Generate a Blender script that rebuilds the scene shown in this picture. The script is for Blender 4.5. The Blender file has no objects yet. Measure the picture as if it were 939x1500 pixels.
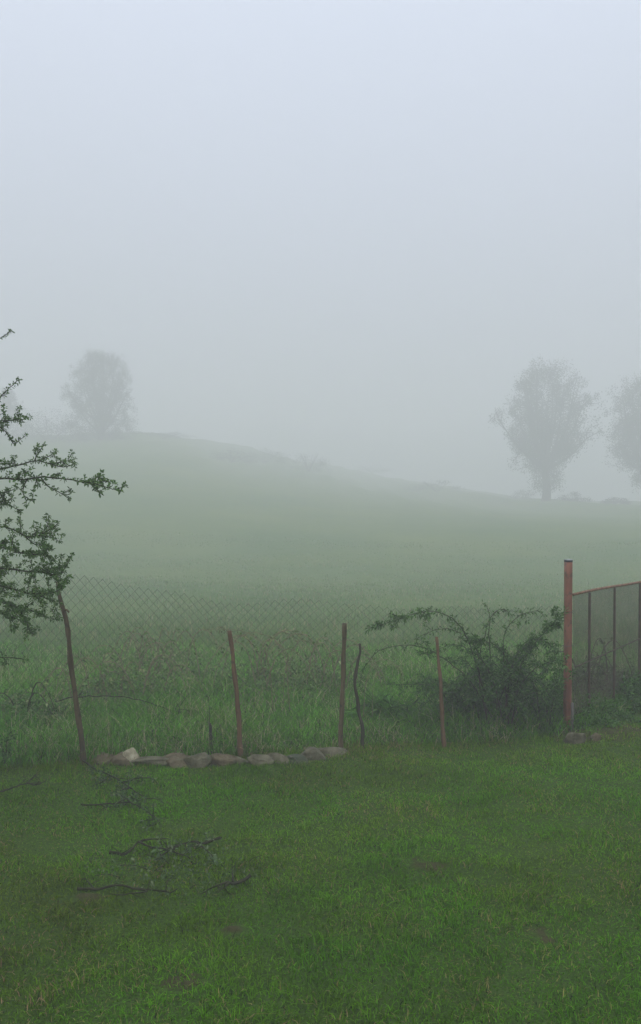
import bpy, math
import numpy as np
from mathutils import Vector, noise as mnoise

rng = np.random.default_rng(11)
R = math.radians
scene = bpy.context.scene
COL = scene.collection

# ------------------------------------------------------------------ camera
EYE = 2.2
F = 1299.0                      # focal length in photograph pixels (939 x 1500)
PITCH = math.atan(-30.0 / F)    # horizon a little above the middle
cam_d = bpy.data.cameras.new("camera")
cam = bpy.data.objects.new("camera", cam_d)
COL.objects.link(cam)
cam.location = (0, 0, EYE)
cam.rotation_euler = (R(90) + PITCH, 0, 0)
cam_d.sensor_fit = 'VERTICAL'
cam_d.angle = 2 * math.atan(750.0 / F)
cam_d.clip_end = 2000
scene.camera = cam


def at(px, py, Y):
    """world point at depth Y (metres north of the camera) along a view direction"""
    cx, cy = (px - 469.5) / F, (750.0 - py) / F
    c, s = math.cos(PITCH), math.sin(PITCH)
    dy, dz = c - cy * s, s + cy * c
    k = Y / dy
    return np.array([cx * k, Y, EYE + dz * k])


# ------------------------------------------------------------------ terrain
_cu = np.array([-700, -100, 100, 200, 280, 340, 400, 460, 530, 640, 760, 850, 939, 1200, 1700], float)
_cp = np.array([600, 632, 634, 634, 638, 650, 664, 676, 692, 708, 728, 734, 736, 738, 742], float)
_cd = np.array([146, 154, 164, 174, 206, 238, 240, 258, 262, 240, 185, 156, 150, 152, 156], float)
# the meadow dips behind the fence before it climbs to the rise
_ty = np.arange(0, 70, .25)
_tz = np.interp(_ty, [0, 8.6, 14, 26, 44, 60, 70], [0, 0, -.52, -1.55, -2.15, -1.5, -1.3])
_ker = np.hanning(41); _ker /= _ker.sum()
_tz = np.convolve(np.pad(_tz, 20, mode='edge'), _ker, mode='valid')


def ground_z(x, y):
    x = np.asarray(x, float); y = np.asarray(y, float)
    yy = np.maximum(y, 3.0)
    u = 469.5 + F * x / yy
    dc = np.interp(u, _cu, _cd)
    hc = EYE + (720 - np.interp(u, _cu, _cp)) / F * dc
    t = np.clip((y - 56) / (dc - 56), 0, 4)
    prof = np.where(t < 1, t ** 1.03, 1 - (t - 1) * 0.9)
    z = np.interp(y, _ty, _tz) + (hc + 1.3) * prof
    z = np.maximum(z, -6)
    w = np.clip((y - 8) / 12, 0, 1)
    z = z + w * (0.05 * np.sin(x * .31 + 1.3) * np.cos(y * .23) + .10 * np.sin(x * .11 + y * .07))
    z = z + np.clip((y - 90) / 60, 0, 1) * (.35 * np.sin(x * .19 + y * .05) + .25 * np.sin(x * .47 + 1.1) * np.sin(y * .13) + .15 * np.sin(x * 1.3))
    z = z + .012 * np.sin(x * 2.1 + .7) * np.sin(y * 1.7) + .008 * np.sin(x * 4.7 + y * 3.1)
    return z


def gpt(px, Y):
    p = at(px, 720, Y)
    p[2] = float(ground_z(p[0], p[1]))
    return p


def on_ground(px, py):
    """where the sight line through a pixel meets the lawn (near, flat)"""
    Y = 7.0
    for _ in range(30):
        p = at(px, py, Y)
        q = at(px, py, Y + .01)
        f0 = p[2] - float(ground_z(p[0], p[1])); f1 = q[2] - float(ground_z(q[0], q[1]))
        Y -= f0 / ((f1 - f0) / .01)
    return at(px, py, Y)


# ------------------------------------------------------------------ mesh building
class MB:
    def __init__(self):
        self.v = []; self.q = []; self.t = []; self.c = []; self.n = 0; self.has_c = False

    def add(self, v, quads=None, tris=None, col=None):
        v = np.asarray(v, np.float32).reshape(-1, 3)
        if quads is not None and len(quads): self.q.append(np.asarray(quads, np.int64).reshape(-1, 4) + self.n)
        if tris is not None and len(tris): self.t.append(np.asarray(tris, np.int64).reshape(-1, 3) + self.n)
        self.v.append(v)
        if col is None:
            col = np.ones((len(v), 3), np.float32) * .5
        else:
            col = np.broadcast_to(np.asarray(col, np.float32), (len(v), 3)); self.has_c = True
        self.c.append(col)
        self.n += len(v)

    def tube(self, pts, rad, k=6, cap=True, col=None):
        P = np.asarray(pts, float); n = len(P)
        rad = np.broadcast_to(np.asarray(rad, float), (n,))
        T = np.gradient(P, axis=0); T /= np.linalg.norm(T, axis=1, keepdims=True) + 1e-12
        a = np.array([0, 0, 1.0]) if abs(T[0][2]) < .9 else np.array([1.0, 0, 0])
        N = np.cross(T[0], a); N /= np.linalg.norm(N)
        ang = np.arange(k) * 2 * math.pi / k
        V = np.zeros((n, k, 3))
        for i in range(n):
            N = N - T[i] * N.dot(T[i]); N /= np.linalg.norm(N) + 1e-12
            B = np.cross(T[i], N)
            V[i] = P[i] + rad[i] * (np.cos(ang)[:, None] * N + np.sin(ang)[:, None] * B)
        i, j = np.meshgrid(np.arange(n - 1), np.arange(k), indexing='ij')
        a_ = i * k + j; b_ = i * k + (j + 1) % k
        q = np.stack([a_, b_, b_ + k, a_ + k], -1).reshape(-1, 4)
        v = V.reshape(-1, 3); tr = []
        if cap:
            v = np.vstack([v, P[0], P[-1]])
            s, e = n * k, n * k + 1
            for j in range(k):
                tr.append((s, (j + 1) % k, j)); tr.append((e, (n - 1) * k + j, (n - 1) * k + (j + 1) % k))
        self.add(v, q, tr, col)

    def box(self, c, sx, sy, sz, rz=0):
        p = np.array([[x, y, z] for z in (-.5, .5) for y in (-.5, .5) for x in (-.5, .5)]) * (sx, sy, sz)
        ca, sa = math.cos(rz), math.sin(rz)
        p = np.stack([p[:, 0] * ca - p[:, 1] * sa, p[:, 0] * sa + p[:, 1] * ca, p[:, 2]], 1) + np.asarray(c)
        self.add(p, [(0, 2, 3, 1), (4, 5, 7, 6), (0, 1, 5, 4), (2, 6, 7, 3), (0, 4, 6, 2), (1, 3, 7, 5)])

    def leaves(self, pos, d, L, W, col, fold=.25, droop=.15):
        """folded pointed leaves; d = unit directions"""
        pos = np.asarray(pos, float); n = len(pos)
        if n == 0: return
        r = rng.normal(size=(n, 3)) * .6 + np.array([0, 0, .8])
        S = np.cross(d, r); S /= np.linalg.norm(S, axis=1, keepdims=True) + 1e-9
        U = np.cross(S, d)
        L = np.broadcast_to(L, (n,))[:, None]; W = np.broadcast_to(W, (n,))[:, None]
        dn = np.array([0, 0, -1.0])
        b = pos
        l1 = pos + d * L * .35 + S * W * .5 + U * W * fold
        r1 = pos + d * L * .35 - S * W * .5 + U * W * fold
        l2 = pos + d * L * .72 + S * W * .36 + U * W * fold * .7 + dn * L * droop * .4
        r2 = pos + d * L * .72 - S * W * .36 + U * W * fold * .7 + dn * L * droop * .4
        t = pos + d * L + dn * L * droop
        V = np.stack([b, l1, l2, t, r2, r1], 1).reshape(-1, 3)
        k = np.arange(n)[:, None] * 6
        q = np.vstack([k + np.array([0, 1, 2, 3]), k + np.array([0, 3, 4, 5])])
        self.add(V, q, None, np.repeat(np.broadcast_to(col, (n, 3)), 6, axis=0))

    def blades(self, x, y, z, h, w, lean, col, bend=.5):
        """curved grass blades"""
        n = len(x)
        a = rng.uniform(0, 2 * math.pi, n)
        fa = rng.uniform(0, 2 * math.pi, n)
        D = np.stack([np.cos(a), np.sin(a), np.zeros(n)], 1)
        S = np.stack([np.cos(fa), np.sin(fa), np.zeros(n)], 1)
        b = np.stack([x, y, z - .008], 1)
        up = np.array([0, 0, 1.0])
        h_ = h[:, None]; w_ = w[:, None]; ln = lean[:, None]
        m = b + up * h_ * .55 + D * ln * h_ * .3
        t = b + up * h_ * (1 - bend * np.minimum(ln, 1.2) * .55) + D * ln * h_
        V = np.stack([b - S * w_ * .5, b + S * w_ * .5, m + S * w_ * .42, m - S * w_ * .42, t], 1).reshape(-1, 3)
        k = np.arange(n)[:, None] * 5
        self.add(V, k + np.array([0, 1, 2, 3]), k + np.array([3, 2, 4]), np.repeat(col, 5, axis=0))

    def build(self, name, mat, parent=None, smooth=False, origin=None):
        v = np.vstack(self.v)
        org = np.zeros(3) if origin is None else np.asarray(origin, float)
        if parent is not None: org = np.array(parent.matrix_world.translation if parent.parent is None else parent.location)
        if parent is not None:
            org = np.zeros(3); p = parent
            while p is not None:
                org += np.array(p.location); p = p.parent
        v = v - org.astype(np.float32)
        q = np.vstack(self.q) if self.q else np.zeros((0, 4), np.int64)
        t = np.vstack(self.t) if self.t else np.zeros((0, 3), np.int64)
        me = bpy.data.meshes.new(name)
        me.vertices.add(len(v)); me.vertices.foreach_set("co", v.ravel())
        nl = q.size + t.size
        me.loops.add(nl)
        me.loops.foreach_set("vertex_index", np.concatenate([q.ravel(), t.ravel()]).astype(np.int32))
        me.polygons.add(len(q) + len(t))
        st = np.concatenate([np.arange(len(q)) * 4, q.size + np.arange(len(t)) * 3]).astype(np.int32)
        me.polygons.foreach_set("loop_start", st)
        if self.has_c:
            at_ = me.color_attributes.new("tint", 'FLOAT_COLOR', 'POINT')
            c = np.vstack(self.c); c = np.hstack([c, np.ones((len(c), 1), np.float32)]).astype(np.float32)
            at_.data.foreach_set("color", c.ravel())
        me.update(calc_edges=True)
        me.validate()
        if smooth:
            me.polygons.foreach_set("use_smooth", np.ones(len(me.polygons), bool))
        me.materials.append(mat)
        o = bpy.data.objects.new(name, me)
        COL.objects.link(o)
        if parent is not None: o.parent = parent
        else: o.location = org
        return o


def tag(o, label=None, cat=None, group=None, kind=None):
    if label: o["label"] = label
    if cat: o["category"] = cat
    if group: o["group"] = group
    if kind: o["kind"] = kind
    return o


def thing(name, loc, label, cat, group=None):
    o = bpy.data.objects.new(name, None)
    o.empty_display_size = .1
    COL.objects.link(o); o.location = tuple(float(a) for a in loc)
    return tag(o, label, cat, group)


def spline(pts, n=None, step=None):
    """Catmull-Rom through the points"""
    P = np.asarray(pts, float)
    if len(P) == 2: P = np.array([P[0], (P[0] + P[1]) / 2, P[1]])
    E = np.vstack([2 * P[0] - P[1], P, 2 * P[-1] - P[-2]])
    out = []
    L = np.linalg.norm(np.diff(P, axis=0), axis=1)
    for i in range(len(P) - 1):
        p0, p1, p2, p3 = E[i:i + 4]
        m = n if n else max(2, int(L[i] / step))
        for t in np.arange(m) / m:
            out.append(.5 * ((2 * p1) + (-p0 + p2) * t + (2 * p0 - 5 * p1 + 4 * p2 - p3) * t * t + (-p0 + 3 * p1 - 3 * p2 + p3) * t ** 3))
    out.append(P[-1])
    return np.array(out)


def unit(v):
    return v / (np.linalg.norm(v, axis=-1, keepdims=True) + 1e-9)


# ------------------------------------------------------------------ materials
def new_mat(name):
    m = bpy.data.materials.new(name); m.use_nodes = True
    nt = m.node_tree; nt.nodes.clear()
    out = nt.nodes.new("ShaderNodeOutputMaterial")
    return m, nt, out


def N(nt, t, **kw):
    n = nt.nodes.new(t)
    for k, v in kw.items():
        if k.startswith("i_"):
            n.inputs[k[2:].replace("_", " ")].default_value = v
        else: setattr(n, k, v)
    return n


def leaf_mat(name, trans=.3, rough=.6, spec=.15, gain=(1, 1, 1)):
    m, nt, out = new_mat(name)
    a = N(nt, "ShaderNodeVertexColor", layer_name="tint")
    p = N(nt, "ShaderNodeBsdfPrincipled", i_Roughness=rough)
    p.inputs["Specular IOR Level"].default_value = spec
    tr = N(nt, "ShaderNodeBsdfTranslucent")
    mx = N(nt, "ShaderNodeMixShader"); mx.inputs[0].default_value = trans
    nt.links.new(a.outputs[0], p.inputs["Base Color"]); nt.links.new(a.outputs[0], tr.inputs["Color"])
    nt.links.new(p.outputs[0], mx.inputs[1]); nt.links.new(tr.outputs[0], mx.inputs[2])
    nt.links.new(mx.outputs[0], out.inputs["Surface"])
    return m


def rough_mat(name, c1, c2, scale=8, detail=6, rough=.85, bump=.4, bscale=40, stretch=(1, 1, 1), c3=None, spec=.25, metal=0, dist=.01):
    m, nt, out = new_mat(name)
    tc = N(nt, "ShaderNodeTexCoord")
    mp = N(nt, "ShaderNodeMapping"); mp.inputs["Scale"].default_value = stretch
    nt.links.new(tc.outputs["Object"], mp.inputs[0])
    n1 = N(nt, "ShaderNodeTexNoise"); n1.inputs["Scale"].default_value = scale; n1.inputs["Detail"].default_value = detail
    nt.links.new(mp.outputs[0], n1.inputs["Vector"])
    rp = N(nt, "ShaderNodeValToRGB")
    rp.color_ramp.elements[0].position = .33; rp.color_ramp.elements[1].position = .67
    rp.color_ramp.elements[0].color = (*c1, 1); rp.color_ramp.elements[1].color = (*c2, 1)
    nt.links.new(n1.outputs[0], rp.inputs[0])
    col = rp.outputs[0]
    if c3 is not None:
        n3 = N(nt, "ShaderNodeTexNoise"); n3.inputs["Scale"].default_value = scale * 2.7; n3.inputs["Detail"].default_value = 8
        nt.links.new(tc.outputs["Object"], n3.inputs["Vector"])
        r3 = N(nt, "ShaderNodeValToRGB"); r3.color_ramp.elements[0].position = .55; r3.color_ramp.elements[1].position = .68
        nt.links.new(n3.outputs[0], r3.inputs[0])
        mx = N(nt, "ShaderNodeMixRGB"); mx.inputs[2].default_value = (*c3, 1)
        nt.links.new(r3.outputs[0], mx.inputs[0]); nt.links.new(col, mx.inputs[1]); col = mx.outputs[0]
    p = N(nt, "ShaderNodeBsdfPrincipled", i_Roughness=rough, i_Metallic=metal)
    p.inputs["Specular IOR Level"].default_value = spec
    nt.links.new(col, p.inputs["Base Color"])
    n2 = N(nt, "ShaderNodeTexNoise"); n2.inputs["Scale"].default_value = bscale; n2.inputs["Detail"].default_value = 8
    nt.links.new(mp.outputs[0], n2.inputs["Vector"])
    b = N(nt, "ShaderNodeBump"); b.inputs["Strength"].default_value = bump; b.inputs["Distance"].default_value = dist
    nt.links.new(n2.outputs[0], b.inputs["Height"]); nt.links.new(b.outputs[0], p.inputs["Normal"])
    nt.links.new(p.outputs[0], out.inputs["Surface"])
    return m


M_GRASS = leaf_mat("grass_blades", .4, .7, .03)
M_LEAF = leaf_mat("small_leaves", .25, .55, .2)
M_FAR = leaf_mat("far_foliage", .25, .7, .2)
M_BARK = rough_mat("bark", (.035, .028, .02), (.085, .068, .05), 25, bscale=60, stretch=(1, 1, .3))
M_TWIG = rough_mat("dark_twig", (.011, .013, .004), (.034, .035, .013), 30, bscale=80)
M_CANE = rough_mat("bramble_cane", (.03, .035, .018), (.06, .05, .03), 20, bscale=60)
M_DEAD = rough_mat("dead_cane", (.15, .13, .07), (.24, .2, .12), 20, bscale=60)
M_STAKE = rough_mat("weathered_stake", (.058, .044, .020), (.115, .086, .045), 9, bscale=50, stretch=(3, 3, .35), c3=(.04, .038, .022))
M_STAKE_RED = rough_mat("reddish_stake", (.085, .052, .026), (.15, .092, .050), 9, bscale=50, stretch=(3, 3, .35), c3=(.08, .055, .035))
M_STAKE_DK = rough_mat("mossy_stake", (.025, .024, .016), (.055, .048, .03), 12, bscale=50, stretch=(2, 2, .5), c3=(.035, .045, .02))
M_RED = rough_mat("red_oxide_paint", (.13, .055, .034), (.25, .105, .066), 9, rough=.6, bump=.15, bscale=60, stretch=(1, 1, .4), c3=(.10, .065, .045), spec=.25)
M_RUST = rough_mat("rusty_rail", (.15, .082, .046), (.25, .14, .085), 14, rough=.75, bump=.25, c3=(.09, .045, .03))
M_IRON = rough_mat("dark_upright", (.045, .036, .026), (.09, .062, .042), 14, rough=.7, bump=.25)
M_CAP = rough_mat("dark_cap", (.02, .022, .025), (.04, .042, .045), 20, rough=.5, bump=.1)
M_CAPTOP = rough_mat("pale_cap_top", (.30, .31, .32), (.42, .43, .44), 20, rough=.6, bump=.1)
M_WIRE = rough_mat("old_galvanised_wire", (.035, .036, .034), (.08, .08, .075), 6, rough=.6, bump=.05, spec=.4)
M_VEIL = rough_mat("rusty_fine_mesh", (.06, .05, .036), (.12, .095, .07), 6, rough=.7, bump=.05)
M_STONE = rough_mat("field_stone", (.05, .047, .024), (.155, .142, .088), 14, bump=.7, bscale=45, c3=(.06, .075, .04), dist=.02)
M_STONE_W = rough_mat("brown_stone", (.055, .044, .022), (.145, .118, .068), 14, bump=.7, bscale=45, c3=(.07, .08, .045), dist=.02)
M_STONE_P = rough_mat("pale_stone", (.20, .18, .11), (.48, .44, .31), 16, bump=.7, bscale=45, c3=(.2, .16, .1), dist=.02)
M_STONE_M = rough_mat("mossy_stone", (.02, .032, .012), (.06, .07, .04), 16, bump=.7, bscale=45, c3=(.09, .08, .06), dist=.02)
M_PEBBLE = rough_mat("white_pebble", (.28, .28, .25), (.42, .42, .38), 30, bump=.3)
M_CONC = rough_mat("grey_pipe", (.09, .085, .075), (.15, .14, .125), 20, bump=.3)


# ground: earth, thatch and low green, with a bare patch in front of the gate
def ground_mat():
    m, nt, out = new_mat("turf")
    tc = N(nt, "ShaderNodeTexCoord")
    def nz(scale, det=6, rough=.6):
        n = N(nt, "ShaderNodeTexNoise"); n.inputs["Scale"].default_value = scale; n.inputs["Detail"].default_value = det
        n.inputs["Roughness"].default_value = rough
        nt.links.new(tc.outputs["Object"], n.inputs["Vector"]); return n.outputs[0]
    def ramp(src, p0, p1, c0, c1):
        r = N(nt, "ShaderNodeValToRGB"); e = r.color_ramp.elements
        e[0].position, e[1].position = p0, p1; e[0].color, e[1].color = (*c0, 1), (*c1, 1)
        nt.links.new(src, r.inputs[0]); return r.outputs[0]
    fine = ramp(nz(70, 8, .8), .36, .64, (.012, .030, .004), (.070, .130, .018))
    broad = ramp(nz(.09, 9, .7), .36, .66, (.050, .112, .014), (.098, .148, .024))
    mx = N(nt, "ShaderNodeMixRGB"); 
    sep = N(nt, "ShaderNodeSeparateXYZ"); nt.links.new(tc.outputs["Object"], sep.inputs[0])
    mr = N(nt, "ShaderNodeMapRange"); mr.inputs[1].default_value = 8; mr.inputs[2].default_value = 26
    nt.links.new(sep.outputs[1], mr.inputs[0])
    nt.links.new(mr.outputs[0], mx.inputs[0]); nt.links.new(fine, mx.inputs[1]); nt.links.new(broad, mx.inputs[2])
    at_ = N(nt, "ShaderNodeVertexColor", layer_name="tint")
    s2 = N(nt, "ShaderNodeSeparateColor"); nt.links.new(at_.outputs[0], s2.inputs[0])
    soil = ramp(nz(28, 8, .7), .3, .72, (.026, .028, .008), (.075, .068, .028))
    mx2 = N(nt, "ShaderNodeMixRGB")
    # edge of the bare patches broken up by noise
    ma = N(nt, "ShaderNodeMath", operation='ADD'); mb = N(nt, "ShaderNodeMath", operation='MULTIPLY_ADD')
    nt.links.new(nz(9, 6), mb.inputs[0]); mb.inputs[1].default_value = 1.2; mb.inputs[2].default_value = -.6
    nt.links.new(s2.outputs[0], ma.inputs[0]); nt.links.new(mb.outputs[0], ma.inputs[1])
    msk = ramp(ma.outputs[0], .35, .65, (0, 0, 0), (1, 1, 1))
    nt.links.new(msk, mx2.inputs[0]); nt.links.new(mx.outputs[0], mx2.inputs[1]); nt.links.new(soil, mx2.inputs[2])
    p = N(nt, "ShaderNodeBsdfPrincipled", i_Roughness=.95); p.inputs["Specular IOR Level"].default_value = .1
    nt.links.new(mx2.outputs[0], p.inputs["Base Color"])
    b = N(nt, "ShaderNodeBump"); b.inputs["Strength"].default_value = .8; b.inputs["Distance"].default_value = .03
    nt.links.new(nz(30, 8, .7), b.inputs["Height"]); nt.links.new(b.outputs[0], p.inputs["Normal"])
    nt.links.new(p.outputs[0], out.inputs["Surface"])
    return m


# fence line: a curve on the ground, parametrised by the photograph column
_fu = np.array([-330, -100, 125, 352, 498, 650, 826], float)
_fY = np.array([7.02, 7.06, 7.18, 7.36, 7.62, 7.78, 8.06], float)


def fence_Y(px): return float(np.interp(px, _fu, _fY))


_fx = (_fu - 469.5) / F * _fY


def fence_y_of_x(x):
    return np.interp(x, _fx, _fY)


GATE_A = np.array([2.31, 8.12]); GATE_DIR = unit(np.array([1.06, 1.2]))


def meadow_side(x, y):
    """signed distance-like: >0 beyond the fence / gate line"""
    yb = np.where(x < 2.3, fence_y_of_x(x), 8.1 + (x - 2.3) * 1.13)
    return y - yb


# bare spots: x, y, radius, strength
SPOTS = []
for px, py, r in [(630, 1272, .10), (612, 1262, .06), (790, 1366, .07), (805, 1380, .04), (263, 1437, .11), (340, 1362, .07),
                  (880, 1074, .26), (915, 1068, .22), (850, 1082, .16), (130, 1318, .08)]:
    p = on_ground(px, py); SPOTS.append((p[0], p[1], r * (1 if px > 840 else .6)))


def soil_mask(x, y):
    m = np.zeros_like(np.asarray(x, float))
    for sx, sy, r in SPOTS:
        d = np.hypot((x - sx) / 1.6, y - sy) / r
        m = np.maximum(m, np.clip(1.3 - d * .8, 0, 1))
    return m


def nz2(x, y, s, seed=0.0):
    """cheap value noise, vectorised"""
    x = np.asarray(x) * s + seed * 17.3; y = np.asarray(y) * s + seed * 9.1
    xi, yi = np.floor(x).astype(np.int64), np.floor(y).astype(np.int64)
    fx, fy = x - xi, y - yi
    fx = fx * fx * (3 - 2 * fx); fy = fy * fy * (3 - 2 * fy)
    def h(a, b):
        v = np.sin(a * 127.1 + b * 311.7) * 43758.5453
        return v - np.floor(v)
    return (h(xi, yi) * (1 - fx) + h(xi + 1, yi) * fx) * (1 - fy) + (h(xi, yi + 1) * (1 - fx) + h(xi + 1, yi + 1) * fx) * fy


# ------------------------------------------------------------------ ground sheet
def axis(lo, hi, fine_lo, fine_hi, step, grow):
    a = list(np.arange(fine_lo, fine_hi + 1e-6, step))
    s = step; v = a[-1]
    while v < hi: s *= grow; v += s; a.append(min(v, hi))
    s = step; v = a[0]; pre = []
    while v > lo: s *= grow; v -= s; pre.append(max(v, lo))
    return np.array(pre[::-1] + a)


gx = axis(-330, 330, -4, 4.5, .06, 1.10)
gy = axis(-60, 380, 2.6, 9.2, .06, 1.07)
X, Y = np.meshgrid(gx, gy, indexing='xy')
Z = ground_z(X, Y)
near = np.exp(-np.maximum(0, np.hypot(X, Y - 6) - 4) / 3)
Z = Z + near * .02 * (nz2(X, Y, 6, 1) - .5) + .045 * soil_mask(X, Y) * (nz2(X, Y, 11, 15) ** 1.5) * (Y < 7.4) + .02 * (nz2(X, Y, 1.3, 2) - .5) * near
g = MB()
ny, nx = X.shape
i, j = np.meshgrid(np.arange(ny - 1), np.arange(nx - 1), indexing='ij')
a_ = i * nx + j
sm = soil_mask(X, Y)
g.add(np.stack([X, Y, Z], -1).reshape(-1, 3), np.stack([a_, a_ + 1, a_ + nx + 1, a_ + nx], -1).reshape(-1, 4), None,
      np.stack([sm, sm, sm], -1).reshape(-1, 3))
ground = g.build("ground", ground_mat(), smooth=True)
tag(ground, kind="structure")


def surf(x, y):
    nr = np.exp(-np.maximum(0, np.hypot(x, y - 6) - 4) / 3)
    return ground_z(x, y) + nr * .02 * (nz2(x, y, 6, 1) - .5) + .02 * (nz2(x, y, 1.3, 2) - .5) * nr


# ------------------------------------------------------------------ grass
def grass_col(x, y, n, base, dry, p_dry, var=.25):
    t = nz2(x, y, 1.4, 3) * .6 + nz2(x, y, 5, 4) * .4
    c = base[None, :] * (.72 + .56 * t)[:, None] * (1 + rng.normal(0, var, n))[:, None]
    d = rng.random(n) < p_dry * (.4 + 1.6 * nz2(x, y, 2.2, 5) ** 2 * 1.4)
    c[d] = dry * (1 + rng.normal(0, .2, d.sum()))[:, None]
    yl = nz2(x, y, .9, 6)[:, None] * np.array([.010, .004, -.002])
    return np.clip(c + yl, .006, .5)


def scatter_lawn():
    mb = MB()
    n = 430000
    y = rng.uniform(2.9, 8.9, n)
    x = rng.uniform(-1, 1, n) * (1.3 + .42 * y)
    keep = (meadow_side(x, y) < .04)
    dens = (.6 + .4 * nz2(x, y, 3.2, 7)) * (1 - .8 * soil_mask(x, y) * (.25 + .75 * (nz2(x, y, 26, 17) > .5)))
    keep &= rng.random(n) < dens
    x, y = x[keep], y[keep]; n = len(x)
    patch = nz2(x, y, 2.6, 8)
    tuft = nz2(x, y, 8, 9) ** 2
    h = (.014 + .016 * patch + .034 * tuft) * rng.uniform(.55, 1.45, n)
    h = h + .075 * np.clip(1 + meadow_side(x, y) / .26, 0, 1) * rng.random(n) ** 2     # ragged uncut edge along the fence and over the stones
    w = rng.uniform(.003, .0058, n)
    lean = np.abs(rng.normal(.95, .55, n))
    c = grass_col(x, y, n, np.array([.072, .212, .007]), np.array([.24, .23, .07]), .07, .40)
    # thatchy olive patches and lusher clover-green ones
    ol = np.clip((nz2(x, y, .9, 12) * .6 + nz2(x, y, 3.1, 13) * .4 - .42) * 3.2, 0, 1)[:, None]
    c = c * (1 - ol) + c * np.array([1.25, .88, 1.6]) * ol
    left_brown = np.clip((-x - .75 + .8 * (nz2(x, y, 1.2, 16) - .5)) / .9, 0, 1)[:, None] * .5      # blades tinted darker and browner towards the left, with a ragged edge
    c = c * (1 - left_brown) + c * np.array([1.0, .66, 1.2]) * left_brown
    lush = np.clip((nz2(x, y, 1.7, 14) - .6) * 3, 0, 1)[:, None]
    c = c * (1 - .25 * lush)
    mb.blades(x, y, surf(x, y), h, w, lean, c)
    o = mb.build("lawn_grass", M_GRASS)
    tag(o, "short damp green lawn grass covering the yard in front of the fence", "grass", kind="stuff")


def scatter_meadow():
    mb = MB()
    # near, tall and tangled
    n = 170000
    y = 6.9 + 8.5 * rng.random(n) ** 1.5
    x = rng.uniform(-1, 1, n) * (1.0 + .44 * y)
    s = meadow_side(x, y)
    keep = (s > .0) & (rng.random(n) < (.45 + .55 * nz2(x, y, 2.2, 21)))
    keep &= (rng.random(n) > .9 * soil_mask(x, y))
    x, y, s = x[keep], y[keep], s[keep]; n = len(x)
    hn = nz2(x, y, 1.1, 22) * .6 + nz2(x, y, 4, 23) * .4
    h = (.09 + .30 * hn ** 1.3) * rng.uniform(.55, 1.25, n) * np.clip(.55 + s * 1.6, .5, 1)
    w = rng.uniform(.004, .0085, n) * (1 + .05 * (y - 7))
    lean = np.abs(rng.normal(.75, .5, n))
    c = grass_col(x, y, n, np.array([.084, .235, .026]), np.array([.36, .34, .19]), .13, .4)
    mb.blades(x, y, surf(x, y), h, w, lean, c)
    # farther field
    n = 170000
    y = 13 + 50 * rng.random(n) ** 1.7
    x = rng.uniform(-1, 1, n) * (2 + .42 * y)
    keep = rng.random(n) < (.35 + .65 * nz2(x, y, .5, 24))
    x, y = x[keep], y[keep]; n = len(x)
    h = (.10 + .14 * nz2(x, y, .6, 25)) * rng.uniform(.6, 1.3, n) * np.clip(24 / y, .35, 1)
    w = rng.uniform(.006, .013, n) * (y / 18)
    c = grass_col(x, y, n, np.array([.096, .200, .042]), np.array([.28, .25, .13]), .12, .14)
    mb.blades(x, y, surf(x, y), h, w, np.abs(rng.normal(.5, .35, n)), c)
    o = mb.build("meadow_grass", M_GRASS)
    tag(o, "long wet meadow grass beyond the wire fence fading into fog", "grass", kind="stuff")


scatter_lawn()
scatter_meadow()

# ------------------------------------------------------------------ chain link fence
fence = thing("chain_link_fence", gpt(352, 7.36), "sagging chain link wire fence on leaning wooden stakes between lawn and meadow", "fence")


def fence_top(px):
    return float(np.interp(px, [-330, 0, 90, 125, 200, 300, 400, 500, 600, 700, 826],
                           [832, 838, 842, 846, 858, 876, 884, 886, 888, 891, 894]))


def wire_mesh():
    mb = MB()
    W = .0375
    # arc-length samples along the fence
    us = np.linspace(-330, 826, 800)
    P = np.array([[(u - 469.5) / F * fence_Y(u), fence_Y(u) + .035] for u in us])
    s = np.concatenate([[0], np.cumsum(np.linalg.norm(np.diff(P, axis=0), axis=1))])
    top = np.array([at(u, fence_top(u), fence_Y(u))[2] for u in us])
    def pt(sv, f):
        u = np.interp(sv, s, us)
        x = np.interp(sv, s, P[:, 0]); y = np.interp(sv, s, P[:, 1])
        H = np.interp(sv, s, top)
        z0 = float(ground_z(x, y)) + .015
        H = H + .018 * math.sin(sv * 3.3) + .012 * math.sin(sv * 7.9 + 1)
        z = z0 + (H - z0) * f
        bow = .05 * math.sin(sv * 1.9) * f + .03 * math.sin(sv * 4.1 + 2) * f * (1 - f) * 2
        return (x + .02 * math.sin(sv * 2.3 + f * 3), y + bow, z + .016 * math.sin(sv * 5.3 + 1 + 3 * f) * f)
    n = int(s[-1] / W)
    for i_ in range(n):
        rows = 36
        pts = []
        for k in range(rows + 1):
            sv = (i_ + ((k + i_) % 2)) * W
            p = np.array(pt(min(sv, s[-1]), k / rows))
            p[1] += .002 * ((k + i_) % 2)
            pts.append(p)
        mb.tube(np.array(pts), .0016, 3, cap=False)
    o = mb.build("wire_mesh", M_WIRE, fence)


wire_mesh()


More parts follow.
